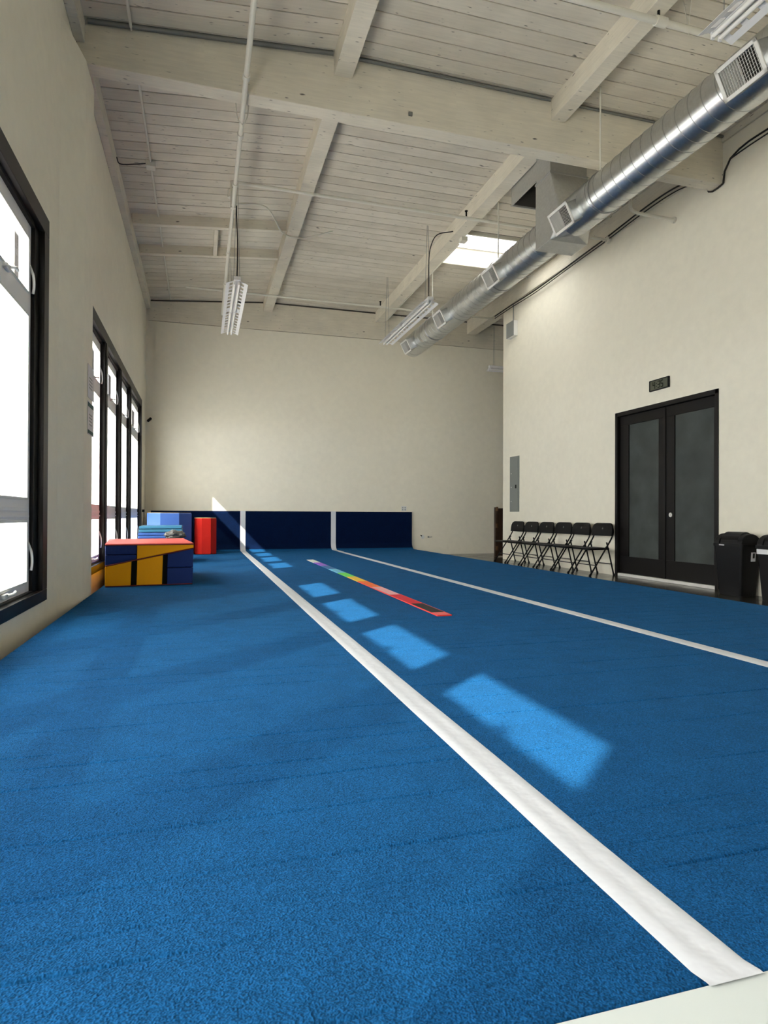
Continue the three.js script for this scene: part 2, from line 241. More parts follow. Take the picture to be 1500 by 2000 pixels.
// outdoors past the windows
struct('outdoor_ground', box(-60, -1.34, -0.3, -0.15, -70, 40), M.ground, 'pale paving outside the windows', 'ground');
{ const b = thing('neighbour_building', 'pale building across the yard outside the windows', 'building', [-13, -0.15, -38]);
  mesh('wall', box(-4, 0, 0, 9.5, -32, 26), M.facade, b); for (let i = 0; i < 18; i++) mesh('pilaster', rbox(0, 0.18, 0, 9.4, -31 + i * 3.2, -30.6 + i * 3.2, 0.02), M.facade, b); mesh('parapet', rbox(-4.1, 0.25, 9.4, 9.8, -32.1, 26.1, 0.03), M.facade, b); }

// ---------------------------------------------------------------- double door
{
  const d = thing('door_1', 'black double door with two dark frosted panes', 'door', [0, 0, 0], null, 'structure');
  const x = XR, z0 = -8.0, zc = -6.995, z1 = -6.06, top = 2.4;
  mesh('door_frame', [rbox(x - 0.012, x + 0.14, 0, top, z0, z0 + 0.055, 0.004), rbox(x - 0.012, x + 0.14, 0, top, z1 - 0.05, z1, 0.004), rbox(x - 0.012, x + 0.14, top - 0.06, top, z0, z1, 0.004)], M.doorPaint, d);
  const leaf = (a, b, g0, g1, lockZ) => {
    const xa = x + 0.035, xb = x + 0.08, l = mesh('door_leaf', [rbox(xa, xb, 0.045, 0.29, a, b, 0.003), rbox(xa, xb, 2.2, 2.335, a, b, 0.003), rbox(xa, xb, 0.29, 2.2, a, g0, 0.003), rbox(xa, xb, 0.29, 2.2, g1, b, 0.003)], M.doorPaint, d);
    mesh('pane', box(xa + 0.014, xb - 0.014, 0.28, 2.21, g0 - 0.01, g1 + 0.01), M.doorGlass, l);
    if (lockZ) { mesh('lock', [cyl(0.03, V(xa + 0.002, 0.895, lockZ), V(xa - 0.012, 0.895, lockZ), 24), cyl(0.012, V(xa, 0.895, lockZ), V(xa - 0.022, 0.895, lockZ), 16)], M.steel, l); }
  };
  leaf(z0 + 0.06, zc - 0.003, -7.75, -7.13); leaf(zc + 0.003, z1 - 0.055, -6.83, -6.17, -6.89);
  mesh('astragal', rbox(x + 0.022, x + 0.036, 0.045, 2.33, zc - 0.03, zc + 0.012, 0.003), M.doorPaint, d);
  mesh('threshold', rbox(x - 0.005, x + 0.1, 0.001, 0.042, z0 + 0.057, z1 - 0.052, 0.004), M.register, d);
  struct('wall_backroom', [box(6.9, 7.0, 0, 2.6, -8.4, -5.7), box(6.08, 7, 2.5, 2.6, -8.4, -5.7), box(6.08, 7, 0, 2.6, -8.5, -8.4), box(6.08, 7, 0, 2.6, -5.7, -5.6)], M.wall, 'unlit lobby wall behind the black double door', 'wall');
}

// ---------------------------------------------------------------- carpet, tapes, strip, platform
const CY = 0.13;
{
  const zn = -0.815, zw = ZB + 0.045, R = 0.16, top = 0.955;
  // profile of the top face, from the near end to the upstand: [z, y, groove]
  const prof = []; const grooves = []; let z = zn - 0.09; while (z > zw + R + 0.1) { grooves.push(z); z -= rr(0.09, 0.24); }
  prof.push([zn, CY - 0.05, 0]); prof.push([zn, CY - 0.004, 0]); prof.push([zn - 0.006, CY, 0]);
  for (const q of grooves) { prof.push([q + 0.008, CY, 0], [q + 0.003, CY - 0.0005, 0.3], [q, CY, 1], [q - 0.003, CY - 0.0005, 0.3], [q - 0.008, CY, 0]); }
  for (let i = 0; i <= 10; i++) { const t = i / 10 * Math.PI / 2; prof.push([zw + R - R * Math.sin(t), CY + R - R * Math.cos(t), 0]); }
  for (let i = 1; i <= 12; i++) prof.push([zw, CY + R + (top - CY - R) * i / 12, 0]);
  prof.push([zw - 0.035, top, 0]);
  const nFlat = 3 + grooves.length * 5 + 4;
  const strip = (x0, x1, k, from, to) => {
    const nx = 30, pos = [], uv = [], idx = []; let s = 0;
    const arc = prof.map((p, i) => i ? (s += Math.hypot(p[0] - prof[i - 1][0], p[1] - prof[i - 1][1])) : 0);
    for (let i = 0; i < prof.length; i++) for (let j = 0; j <= nx; j++) {
      const x = x0 + (x1 - x0) * j / nx, [pz, py, gr] = prof[i], wob = 0.012 * fbm(x * 1.3, Math.round(pz * 3) * 1.7, k * 5.1, 2);
      const depth = gr ? Math.max(0, 0.0035 + 0.014 * fbm(x * 1.4, Math.round(pz * 9) * 2.3, k * 3.3 + 1, 2)) * gr : 0;
      pos.push(x, py - depth, pz + (i > 2 && i < 3 + grooves.length * 5 ? wob : 0)); uv.push(x, arc[i]);
    }
    for (let i = from; i < to; i++) for (let j = 0; j < nx; j++) { const a = i * (nx + 1) + j, b = a + 1, c = a + nx + 1, d = c + 1; idx.push(a, b, c, b, d, c); }
    const g = new THREE.BufferGeometry(); g.setAttribute('position', new THREE.Float32BufferAttribute(pos, 3)); g.setAttribute('uv', new THREE.Float32BufferAttribute(uv, 2)); g.setIndex(idx); g.computeVertexNormals(); return prep(g);
  };
  const lab = ['navy blue foam carpet roll beside the windows, turned up the end wall', 'navy blue foam carpet roll between the two white tapes', 'navy blue foam carpet roll nearest the chairs and door'];
  [[-0.975, 0.822], [0.824, 2.735], [2.737, 4.53]].forEach(([a, b], k) => {
    const t = thing('carpet_roll', lab[k], 'carpet', [0, 0, 0], 'foam carpet rolls side by side');
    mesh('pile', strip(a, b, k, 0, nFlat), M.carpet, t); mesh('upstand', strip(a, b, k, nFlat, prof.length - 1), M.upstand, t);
    mesh('foam', [box(a + 0.002, b - 0.002, 0.0, CY - 0.02, zw + 0.02, zn - 0.003), box(a + 0.002, b - 0.002, CY, top - 0.004, zw - 0.034, zw - 0.004)], M.foamCore, t);
    if (k === 2) mesh('edge_binding', box(b - 0.004, b + 0.003, 0.0, CY - 0.002, zw + 0.1, zn), M.carpet, t);
    if (k === 0) mesh('edge_binding', box(a - 0.003, a + 0.004, 0.0, CY - 0.002, zw + 0.1, zn), M.foamCore, t);
  });
  // seam tapes follow the same profile, slightly proud
  const tapeGeo = (xc, w) => {
    const path = [[zn + 0.010, CY + 0.006], [zn + 0.002, CY + 0.006]]; for (let q = zn - 0.03; q > zw + R; q -= 0.12) path.push([q, CY + 0.004]);
    for (let i = 0; i <= 10; i++) { const t = i / 10 * Math.PI / 2, r = R - 0.004; path.push([zw + R - r * Math.sin(t), CY + R - r * Math.cos(t)]); }
    path.push([zw + 0.004, top - 0.3], [zw + 0.004, top + 0.003], [zw - 0.03, top + 0.003]);
    const pos = [], uv = [], idx = [], nx = 6; let s = 0;
    path.forEach(([pz, py], i) => { if (i) s += Math.hypot(pz - path[i - 1][0], py - path[i - 1][1]); const wv = 0.006 * fbm(pz * 0.7, xc, 2.2, 2), fl = i > 1 && i < 100 ? 1 : 0;
      for (let j = 0; j <= nx; j++) { const u = j / nx - 0.5, lift = j === 0 || j === nx ? -0.0035 * fl : fl * (0.0022 * fbm(pz * 5, u * 5, xc, 2) - 0.0018 * Math.exp(-((u / 0.09) ** 2))); pos.push(xc + wv + u * w, py + lift, pz); uv.push(u * w, s); } });
    for (let i = 0; i < path.length - 1; i++) for (let j = 0; j < nx; j++) { const a = i * (nx + 1) + j, b = a + 1, c = a + nx + 1, d = c + 1; idx.push(a, b, c, b, d, c); }
    const g = new THREE.BufferGeometry(); g.setAttribute('position', new THREE.Float32BufferAttribute(pos, 3)); g.setAttribute('uv', new THREE.Float32BufferAttribute(uv, 2)); g.setIndex(idx); g.computeVertexNormals(); return g;
  };
  tag(mesh('seam_tape', tapeGeo(0.822, 0.106), M.tape), 'wide white seam tape running past the sun patches to the end wall', 'tape');
  tag(mesh('seam_tape', tapeGeo(2.735, 0.106), M.tape), 'white seam tape on the chair side of the carpet', 'tape');
}
{
  const t = thing('measuring_strip', 'rainbow coloured strip mat lying on the middle carpet', 'mat', [1.725, CY, 0]);
  const cuts = [-10.32, -9.66, -9.0, -8.47, -7.86, -7.34, -6.79, -6.21, -5.57, -4.96, -4.47, -4.33];
  const cols = [['white_segment', [0.68, 0.70, 0.62]], ['purple_segment', [0.27, 0.10, 0.55]], ['blue_segment', [0.02, 0.12, 0.33]], ['sky_segment', [0.16, 0.52, 0.75]], ['green_segment', [0.16, 0.72, 0.10]], ['yellow_segment', [0.88, 0.56, 0.05]], ['orange_segment', [0.90, 0.16, 0.02]], ['pink_segment', [0.92, 0.45, 0.47]], ['red_segment', [0.72, 0.010, 0.035]], ['black_segment', [0.008, 0.008, 0.009]], ['tip_segment', [0.85, 0.16, 0.15]]];
  cols.forEach(([n, c], i) => mesh(n, rbox(-0.055, 0.055, 0.001, 0.010, cuts[i], cuts[i + 1] - 0.002, 0.002), S({ color: lin(...c), roughness: 0.7 }), t));
  const bind = S({ color: lin(0.80, 0.05, 0.05), roughness: 0.7 }); mesh('binding', [rbox(-0.058, -0.053, 0.001, 0.011, -6.79, -4.33, 0.002), rbox(0.053, 0.058, 0.001, 0.011, -5.57, -4.33, 0.002), rbox(-0.058, 0.058, 0.001, 0.011, -4.336, -4.328, 0.002)], bind, t);
}
tag(mesh('low_platform', rbox(-0.96, 4.5, 0.0, CY + 0.003, -0.812, 0.9, 0.003), M.platform), 'white painted low platform at the near end of the carpet', 'platform');

// ---------------------------------------------------------------- foam shapes by the window wall
{
  const t = thing('incline_mat', 'folded wedge mat in gold, navy and black with coral top', 'gym mat', [-0.94, CY, -6.92]);
  t.rotation.y = 0.10;
  const W = 0.865, Hh = 0.437, D = 1.45, sl = (x) => 0.215 + (0.385 - 0.215) * x / W;   // fold line between the two wedges
  const block = (name, pts, m, z0 = 0, z1 = D) => { const s = new THREE.Shape(pts.map(([a, b]) => new THREE.Vector2(a, b))), bv = 0.007; mesh(name, metric(new THREE.ExtrudeGeometry(s, { depth: z1 - z0 - 2 * bv, bevelEnabled: true, bevelSize: bv, bevelOffset: -bv, bevelThickness: bv, bevelSegments: 2 }).translate(0, 0, -z1 + bv)), m, t); };
  const x1 = 0.30, up = (a, b, n, m) => block(n, [[a, sl(a) + 0.006], [b, sl(b) + 0.006], [b, Hh - 0.012], [a, Hh - 0.012]], m);
  block('upper_wedge_navy', [[0, sl(0) + 0.006], [x1, sl(x1) + 0.006], [x1, 0.325], [0, 0.325]], VN.navy);
  block('upper_wedge_navy', [[0, 0.331], [x1, 0.331], [x1, Hh - 0.012], [0, Hh - 0.012]], VN.navy);
  up(x1 + 0.004, W, 'upper_wedge_gold', VN.gold);
  block('top_cover', [[0, Hh - 0.012], [W, Hh - 0.012], [W, Hh + 0.004], [0, Hh + 0.004]], VN.coral);
  const low = (a, b, n, m, a2 = a, b2 = b) => block(n, [[a, 0.008], [b, 0.008], [b2, sl(b2) - 0.006], [a2, sl(a2) - 0.006]], m);
  low(0.0, 0.243, 'lower_wedge_gold', VN.gold, 0, 0.25); low(0.30, 0.548, 'lower_wedge_gold', VN.gold, 0.305, 0.557);
  block('lower_wedge_navy', [[0.60, 0.008], [W - 0.01, 0.008], [W - 0.004, 0.180], [0.60, 0.180]], VN.navy); block('lower_wedge_navy', [[0.60, 0.187], [W - 0.004, 0.187], [W, sl(W) - 0.006], [0.605, sl(0.605) - 0.006]], VN.navy);
  block('strap', [[0.24, 0.006], [0.303, 0.006], [0.308, sl(0.308) - 0.008], [0.247, sl(0.247) - 0.008]], VN.black, 0.012, D - 0.01); block('strap', [[0.545, 0.006], [0.602, 0.006], [0.607, sl(0.607) - 0.008], [0.555, sl(0.555) - 0.008]], VN.black, 0.012, D - 0.01);
  const pm = S({ color: lin(0.16, 0.008, 0.008), roughness: 0.6 });
  mesh('piping', [cyl(0.006, V(0, sl(0), 0), V(W, sl(W), 0), 8), cyl(0.006, V(W, sl(W), 0), V(W, sl(W), -D), 8), cyl(0.005, V(0, Hh - 0.01, 0.001), V(W, Hh - 0.01, 0.001), 8), cyl(0.006, V(0.004, 0.008, -0.002), V(W - 0.012, 0.008, -0.002), 8)], pm, t);
  mesh('core', box(0.02, W - 0.02, 0.002, Hh - 0.014, -D + 0.02, -0.02), VN.black, t);
}
function octagon(name, label, r, h, pos, turn, mat, capMat) {
  const t = thing(name, label, 'foam block', pos); t.rotation.y = turn;
  const pts = []; const s = new THREE.Shape(); for (let i = 0; i < 8; i++) { const a = (i + 0.5) * Math.PI / 4; pts.push([r * Math.cos(a), r * Math.sin(a)]); } s.setFromPoints(pts.map(([a, b]) => new THREE.Vector2(a, b)));
  mesh('body', metric(new THREE.ExtrudeGeometry(s, { depth: h - 0.036, bevelEnabled: true, bevelSize: 0.018, bevelOffset: -0.018, bevelThickness: 0.018, bevelSegments: 3 }).rotateX(-Math.PI / 2).translate(0, 0.018, 0)), mat, t);
  const cap = new THREE.Shape(pts.map(([a, b]) => new THREE.Vector2(a * 0.97, b * 0.97)));
  mesh('top_cover', metric(new THREE.ExtrudeGeometry(cap, { depth: 0.008, bevelEnabled: false }).rotateX(-Math.PI / 2).translate(0, h - 0.004, 0)), capMat, t);
  return t;
}
octagon('foam_octagon', 'tall blue eight sided foam block against the window wall', 0.42, 0.775, [-0.575, CY, -12.35], 0.06, VN.blue, VN.cream);
octagon('foam_octagon', 'red eight sided foam block standing by the carpet upstand', 0.215, 0.685, [0.065, CY, -12.42], 0.1, VN.red, VN.cream);
{ // stacked folded mats behind the incline mat
  const wavy = (w, h, d, k) => { const g = new RoundedBoxGeometry(w, h, d, 3, 0.012); const p = g.attributes.position; for (let i = 0; i < p.count; i++) { const x = p.getX(i), z = p.getZ(i); p.setY(i, p.getY(i) + 0.010 * fbm(x * 3, z * 3, k, 2)); p.setZ(i, z + 0.012 * fbm(x * 5, p.getY(i) * 9, k + 4, 2)); } g.computeVertexNormals(); return metric(g); };
  const lab = ['lowest folded blue mat in the pile by the windows', 'second folded blue mat up in the pile by the windows', 'third folded blue mat up in the pile by the windows', 'topmost folded teal mat on the pile by the windows'];
  const mats = [VN.navy, VN.blue, VN.blue, VN.teal], ys = [0, 0.21, 0.37, 0.47], hs = [0.205, 0.155, 0.095, 0.10];
  lab.forEach((l, i) => { const t = thing('folded_mat', l, 'gym mat', [-0.62 + [0.0, 0.01, -0.01, 0.005][i], CY + ys[i], -10.75], 'folded mats in the pile'); t.rotation.y = [0.03, -0.02, 0.02, 0.01][i];
    const h = hs[i]; mesh('panel', wavy(0.64, h * 0.44, 0.75, i * 3.1).translate(0, h * 0.23, 0), mats[i], t); mesh('panel', wavy(0.63, h * 0.44, 0.74, i * 3.1 + 1).translate(0, h * 0.74, 0), mats[i], t); mesh('fold', rbox(-0.31, 0.30, h * 0.38, h * 0.6, -0.36, 0.355, 0.006), VN.black, t); });
  const g = new THREE.IcosahedronGeometry(0.13, 5), p = g.attributes.position; for (let i = 0; i < p.count; i++) { const v = V(p.getX(i), p.getY(i), p.getZ(i)), k = 1 + 0.55 * fbm(v.x * 14, v.y * 14, v.z * 14, 3); p.setXYZ(i, v.x * 1.15 * k, Math.max(-0.05, v.y * 0.55 * k), v.z * 0.8 * k); } g.computeVertexNormals();
  const bag = thing('crumpled_bag', 'crumpled grey black plastic bag in front of the mat pile', 'bag', [-0.40, CY + 0.43, -10.20]); mesh('film', metric(g), S({ color: lin(0.09, 0.085, 0.08), roughness: 0.35 }), bag);
  const pd = thing('small_box', 'low black box holding up the crumpled bag', 'box', [-0.40, CY, -10.20]); mesh('shell', rbox(-0.14, 0.14, 0.001, 0.36, -0.08, 0.09, 0.01), M.black, pd); mesh('lid', rbox(-0.145, 0.145, 0.36, 0.379, -0.085, 0.095, 0.006), M.black, pd);
}

// ---------------------------------------------------------------- folding chairs
{
  const lab = ['closest to the double door', 'second from the double door', 'third from the double door', 'fourth from the double door', 'fifth from the double door', 'farthest from the double door'];
  const make = () => {
    const t = thing('folding_chair', '', 'chair', [0, 0, 0], 'folding chairs along the right wall');
    const hw = 0.222, r = 0.0115;
    for (const s of [-1, 1]) {
      mesh('front_leg', tube([V(0, 0.0, s * hw), V(0.13, 0.19, s * hw), V(0.30, 0.44, s * hw), V(0.375, 0.56, s * hw), V(0.40, 0.64, s * hw), V(0.405, 0.70, s * (hw - 0.02))], r, 26, 8), M.blackGloss, t);
      mesh('rear_leg', tube([V(0.43, 0.0, s * (hw - 0.025)), V(0.36, 0.28, s * (hw - 0.025)), V(0.305, 0.49, s * (hw - 0.025))], r, 12, 8), M.blackGloss, t);
      mesh('hinge', [cyl(0.007, V(0.25, 0.385, s * (hw - 0.012)), V(0.345, 0.485, s * (hw - 0.012)), 8)], M.blackGloss, t);
      mesh('foot_cap', cyl(0.016, V(-0.004, 0, s * hw), V(0.02, 0.03, s * hw), 10), M.black, t); mesh('foot_cap', cyl(0.016, V(0.432, 0, s * (hw - 0.025)), V(0.425, 0.03, s * (hw - 0.025)), 10), M.black, t);
    }
    const ss = new THREE.Shape(); const a = 0.212, d0 = -0.01, d1 = 0.345, q = 0.05; ss.moveTo(d0 + q, -a); ss.lineTo(d1, -a + 0.02); ss.lineTo(d1, a - 0.02); ss.lineTo(d0 + q, a); ss.quadraticCurveTo(d0, a, d0, a - q); ss.lineTo(d0, -a + q); ss.quadraticCurveTo(d0, -a, d0 + q, -a);
    mesh('seat', metric(new THREE.ExtrudeGeometry(ss, { depth: 0.016, bevelEnabled: true, bevelSize: 0.006, bevelThickness: 0.006, bevelSegments: 2 }).rotateX(Math.PI / 2).translate(0, 0.402, 0)), M.black, t);
    const bs = new THREE.Shape(); const w = 0.238, y0 = 0.568, y1 = 0.750; bs.moveTo(-w, y0); bs.lineTo(w, y0); bs.lineTo(w, y1 - 0.10); bs.quadraticCurveTo(w - 0.01, y1, w - 0.10, y1); bs.lineTo(-w + 0.10, y1); bs.quadraticCurveTo(-w + 0.01, y1, -w, y1 - 0.10); bs.lineTo(-w, y0);
    const bg = new THREE.ExtrudeGeometry(bs, { depth: 0.014, bevelEnabled: true, bevelSize: 0.006, bevelThickness: 0.006, bevelSegments: 2, curveSegments: 10 }); const bp = bg.attributes.position; for (let i = 0; i < bp.count; i++) { const x = bp.getX(i); bp.setZ(i, bp.getZ(i) + 0.03 * (1 - (x / w) ** 2)); } bg.computeVertexNormals();
    mesh('backrest', metric(bg.rotateY(Math.PI / 2).rotateZ(-0.12).translate(0.29, 0.025, 0)), M.black, t);
    const ring = new THREE.Shape().absellipse(0, 0, 0.028, 0.046, 0, 7); ring.holes.push(new THREE.Path().absellipse(0, 0, 0.013, 0.030, 0, 7)); 
    mesh('grip_ring', metric(new THREE.ExtrudeGeometry(ring, { depth: 0.006, bevelEnabled: false, curveSegments: 16 }).rotateY(-Math.PI / 2).rotateZ(-0.12).translate(0.366, 0.678, 0)), S({ color: lin(0.55, 0.54, 0.52), roughness: 0.5 }), t);
    mesh('stretcher', [cyl(0.007, V(0.387, 0.17, -hw + 0.025), V(0.387, 0.17, hw - 0.025), 8)], M.blackGloss, t);
    mesh('stretcher', [cyl(0.007, V(0.105, 0.155, -hw), V(0.105, 0.155, hw), 8)], M.blackGloss, t);
    return t;
  };
  const c0 = make();
  for (let i = 0; i < 6; i++) { let c = c0; if (i) { c = c0.clone(); c.name = numbered('folding_chair'); scene.add(c); } c.position.set(5.405 + rr(-0.012, 0.012), 0, -8.16 - i * 0.530 + rr(-0.015, 0.015)); c.rotation.y = rr(-0.03, 0.03); c.userData.label = `black metal folding chair, ${lab[i]}`; }
}

// ---------------------------------------------------------------- trash bins
function bin(label, x, z, turn, bag) {
  const t = thing('trash_bin', label, 'trash bin', [x, 0, z], 'swing lid bins by the door'); t.rotation.y = turn;
  const rr4 = (w, d, r) => { const s = new THREE.Shape(); s.moveTo(-w + r, -d); s.lineTo(w - r, -d); s.quadraticCurveTo(w, -d, w, -d + r); s.lineTo(w, d - r); s.quadraticCurveTo(w, d, w - r, d); s.lineTo(-w + r, d); s.quadraticCurveTo(-w, d, -w, d - r); s.lineTo(-w, -d + r); s.quadraticCurveTo(-w, -d, -w + r, -d); return s; };
  const ex = (w, d, r, h, y) => new THREE.ExtrudeGeometry(rr4(w, d, r), { depth: h, bevelEnabled: false, curveSegments: 6, steps: 1 }).rotateX(-Math.PI / 2).translate(0, y, 0);
  const body = ex(0.14, 0.195, 0.035, 0.545, 0.001), p = body.attributes.position; for (let i = 0; i < p.count; i++) { const k = 0.79 + 0.21 * p.getY(i) / 0.545; p.setX(i, p.getX(i) * k); p.setZ(i, p.getZ(i) * k); } body.computeVertexNormals();
  mesh('body', metric(body), M.blackGloss, t);
  mesh('rim', [ex(0.15, 0.208, 0.04, 0.03, 0.545)], M.black, t);
  const arch = (r, h, l) => { const s = new THREE.Shape(); s.moveTo(-r, 0); for (let i = 0; i <= 18; i++) { const a = Math.PI - Math.PI * i / 18; s.lineTo(r * Math.cos(a), h * Math.sin(a)); } return new THREE.ExtrudeGeometry(s, { depth: l, bevelEnabled: true, bevelSize: 0.008, bevelOffset: -0.008, bevelThickness: 0.008, bevelSegments: 2 }).translate(0, 0.573, -l / 2); };
  mesh('lid', [arch(0.135, 0.112, 0.055).translate(0, 0, 0.155), arch(0.135, 0.112, 0.055).translate(0, 0, -0.155), arch(0.118, 0.10, 0.30)], M.black, t);
  mesh('swing_flap', arch(0.116, 0.132, 0.235), M.blackGloss, t);
  if (bag) mesh('liner_cuff', [ex(0.143, 0.199, 0.037, 0.05, 0.485)], S({ color: lin(0.72, 0.72, 0.74), roughness: 0.4 }), t);
  else { mesh('rim_label', rbox(-0.154, -0.150, 0.552, 0.564, -0.10, -0.03, 0.001), M.paper, t); mesh('sticker', rbox(-0.005, 0.058, 0.40, 0.50, 0.1935, 0.196, 0.001).rotateX(0.07).translate(0, 0.0, -0.038), M.paper, t); mesh('sticker_mark', rbox(0.018, 0.044, 0.435, 0.49, 0.195, 0.1975, 0.001).rotateX(0.07).translate(0, 0.0, -0.038), M.black, t); }
  return t;
}
bin('black swing lid bin with a small sticker, beside the double door', 5.745, -5.64, 0.0, false);
bin('black swing lid bin with a white liner cuff, at the picture edge', 5.735, -5.06, 0.02, true);

// ---------------------------------------------------------------- right wall fittings
{
  const t = thing('wall_clock', 'black digital wall clock above the double door', 'clock', [XR, 2.648, -7.055]);
  mesh('case', [rbox(-0.03, 0, -0.073, -0.06, -0.185, 0.185, 0.004), rbox(-0.03, 0, 0.06, 0.073, -0.185, 0.185, 0.004), rbox(-0.03, 0, -0.073, 0.073, -0.185, -0.172, 0.004), rbox(-0.03, 0, -0.073, 0.073, 0.165, 0.185, 0.004)], M.black, t);
  mesh('display', box(-0.022, -0.002, -0.062, 0.062, -0.174, 0.167), M.lcd, t);
  const seg = { 4: 'fgbc', 3: 'abgcd', 5: 'afgcd' }, dig = [];
  const digit = (ch, z, h) => { const w = h * 0.48, k = 0.0085, x0 = -0.0245, x1 = -0.0215; const b = (za, zb, ya, yb) => dig.push(box(x0, x1, ya, yb, z + za, z + zb)); for (const s of seg[ch]) ({ a: () => b(0, w, h / 2 - k, h / 2), g: () => b(0, w, -k / 2, k / 2), d: () => b(0, w, -h / 2, -h / 2 + k), f: () => b(0, k, 0, h / 2), b: () => b(w - k, w, 0, h / 2), e: () => b(0, k, -h / 2, 0), c: () => b(w - k, w, -h / 2, 0) })[s](); };
  digit(4, -0.118, 0.092); digit(3, -0.022, 0.092); digit(5, 0.036, 0.092); dig.push(box(-0.0245, -0.0215, 0.012, 0.022, -0.05, -0.041), box(-0.0245, -0.0215, -0.026, -0.016, -0.05, -0.041));
  mesh('digits', dig, M.lcdInk, t);
}
{
  const t = thing('electrical_panel', 'tall grey electrical panel on the white wall', 'electrical panel', [XR, 0.958, -11.125]);
  mesh('cover', rbox(-0.012, 0, 0, 1.086, -0.188, 0.188, 0.003), M.panelGrey, t); mesh('door', rbox(-0.018, -0.011, 0.03, 1.056, -0.15, 0.15, 0.003), M.panelGrey, t);
  mesh('latch', rbox(-0.03, -0.017, 0.455, 0.525, 0.06, 0.10, 0.006, 2), M.black, t); for (const y of [0.2, 0.48, 0.75]) mesh('screw', cyl(0.011, V(-0.018, y, -0.11), V(-0.022, y, -0.11), 12), M.steel, t);
}
{
  const t = thing('junction_box', 'small grey box on the wall below the cables', 'junction box', [XR, 4.39, -11.165]);
  mesh('case', rbox(-0.085, 0, 0, 0.30, -0.15, 0.15, 0.006), M.whitePlastic, t); mesh('cover', rbox(-0.098, -0.084, 0.004, 0.296, -0.148, 0.148, 0.003), M.boxGrey, t); mesh('riser', cyl(0.01, V(-0.02, 0.30, 0.0), V(-0.02, 0.66, 0.0), 8), M.boxGrey, t);
}
{ // cables along the right wall
  const x = XR - 0.012, cab = (o, r, lab, dip) => { const t = thing('wall_cable', lab, 'cable'); mesh('sheath', tube([V(x, 5.06 + o, 2), V(x, 5.08 + o, -2), V(x, 5.085 + o, -5.2), V(x, 5.09 + o, -5.72), V(x, 5.03, -5.90), V(x - 0.005, 4.92, -5.965), V(x - 0.01, 4.80, -5.975)], r, 60, 8), M.cable, t); mesh('sheath', tube([V(x - 0.01, 4.80, -5.975), V(x - 0.03, 4.775, -6.0), V(x - 0.03, 4.778, -6.16), V(x - 0.02, 4.84, -6.2), V(x - 0.045, 5.07 + o, -6.5), V(x - 0.045, 5.065 + o, -8.5), V(x - 0.045, 5.01 + o, -10.3), V(x - 0.045, 5.03 + o, -11.2), V(x - 0.045, 5.03 + o, -11.9)], r, 80, 8), M.cable, t); for (const z of [-1, -3, -4.6]) mesh('clip', rbox(x - 0.02, x + 0.012, 5.06 + o, 5.10 + o, z, z + 0.02, 0.003), M.cable, t); };
  cab(0.0, 0.011, 'thicker dark cable run along the top of the right wall'); cab(-0.045, 0.008, 'thinner dark cable run below the thicker one on the right wall');
}
{
  const t = thing('wall_outlet', 'white double outlet on the end wall over the carpet upstand', 'outlet', [4.352, 1.028, ZB]);
  mesh('plate', rbox(-0.06, 0.06, -0.055, 0.055, 0, 0.008, 0.003), M.whitePlastic, t); for (const [a, b] of [[-0.028, 0.022], [0.028, 0.022], [-0.028, -0.022], [0.028, -0.022]]) mesh('socket', rbox(a - 0.013, a + 0.013, b - 0.012, b + 0.012, 0.007, 0.010, 0.002), M.boxGrey, t);
  const k = thing('wall_spigot', 'small white round fitting low on the end wall', 'pipe fitting', [4.797, 0.395, ZB]); mesh('flange', cyl(0.045, V(0, 0, 0), V(0, 0, 0.012), 20), M.whitePlastic, k); mesh('cap', cyl(0.03, V(0, 0, 0.012), V(0, 0, 0.06), 16), M.whitePlastic, k); mesh('stem', cyl(0.012, V(0.0, 0.0, 0.03), V(-0.055, 0.04, 0.03), 8), M.black, k);
  const k2 = thing('wall_hook', 'tiny dark hook low on the end wall', 'hook', [4.94, 0.392, ZB]); mesh('plate', rbox(-0.02, 0.02, -0.018, 0.018, 0, 0.006, 0.002), M.boxGrey, k2); mesh('prong', tube([V(0, 0, 0.004), V(0.03, 0, 0.04), V(0.07, 0.005, 0.05)], 0.007, 10, 6), M.boxGrey, k2);
  const c = thing('wall_camera', 'small black camera near the corner above the windows', 'camera', [-1.04, 2.752, ZB + 0.002 - 0.03]); mesh('base', cyl(0.03, V(0, 0, 0), V(0, 0, 0.03), 14), M.whitePlastic, c); mesh('lens_body', cyl(0.026, V(0.0, 0, 0.03), V(0.055, 0.035, 0.12), 14), M.black, c);
  const o = thing('power_plug', 'black plug hanging in a socket on the window wall corner', 'plug', [XL, 0.97, -12.75]); mesh('plate', rbox(0, 0.006, -0.06, 0.06, -0.04, 0.04, 0.002), M.whitePlastic, o); mesh('plug_body', rbox(0.006, 0.045, -0.05, 0.0, -0.02, 0.02, 0.006), M.black, o); mesh('cord', tube([V(0.03, -0.05, 0), V(0.035, -0.2, 0.0), V(0.03, -0.5, 0.02)], 0.006, 10, 6), M.black, o);
}
{ // notices on the pier
  const note = (y, h, lab, bars) => { const t = thing('paper_notice', lab, 'notice', [XL + 0.1065, y, -6.25]); mesh('sheet', box(-0.0005, 0.002, 0, h, -0.20, 0.12), M.paper, t); if (bars) { mesh('band', box(0.0015, 0.003, h - 0.045, h - 0.008, -0.19, 0.115), M.green, t); mesh('band', box(0.0015, 0.003, 0.008, 0.04, -0.19, 0.115), M.green, t); } mesh('print', [0.3, 0.4, 0.5, 0.6].map((k) => box(0.0015, 0.0026, h * k, h * k + 0.012, -0.11, 0.06)), M.boxGrey, t); };
  note(1.925, 0.30, 'plain paper notice taped high on the pier edge', false); note(1.595, 0.295, 'paper notice with green bands on the pier edge', true);
}
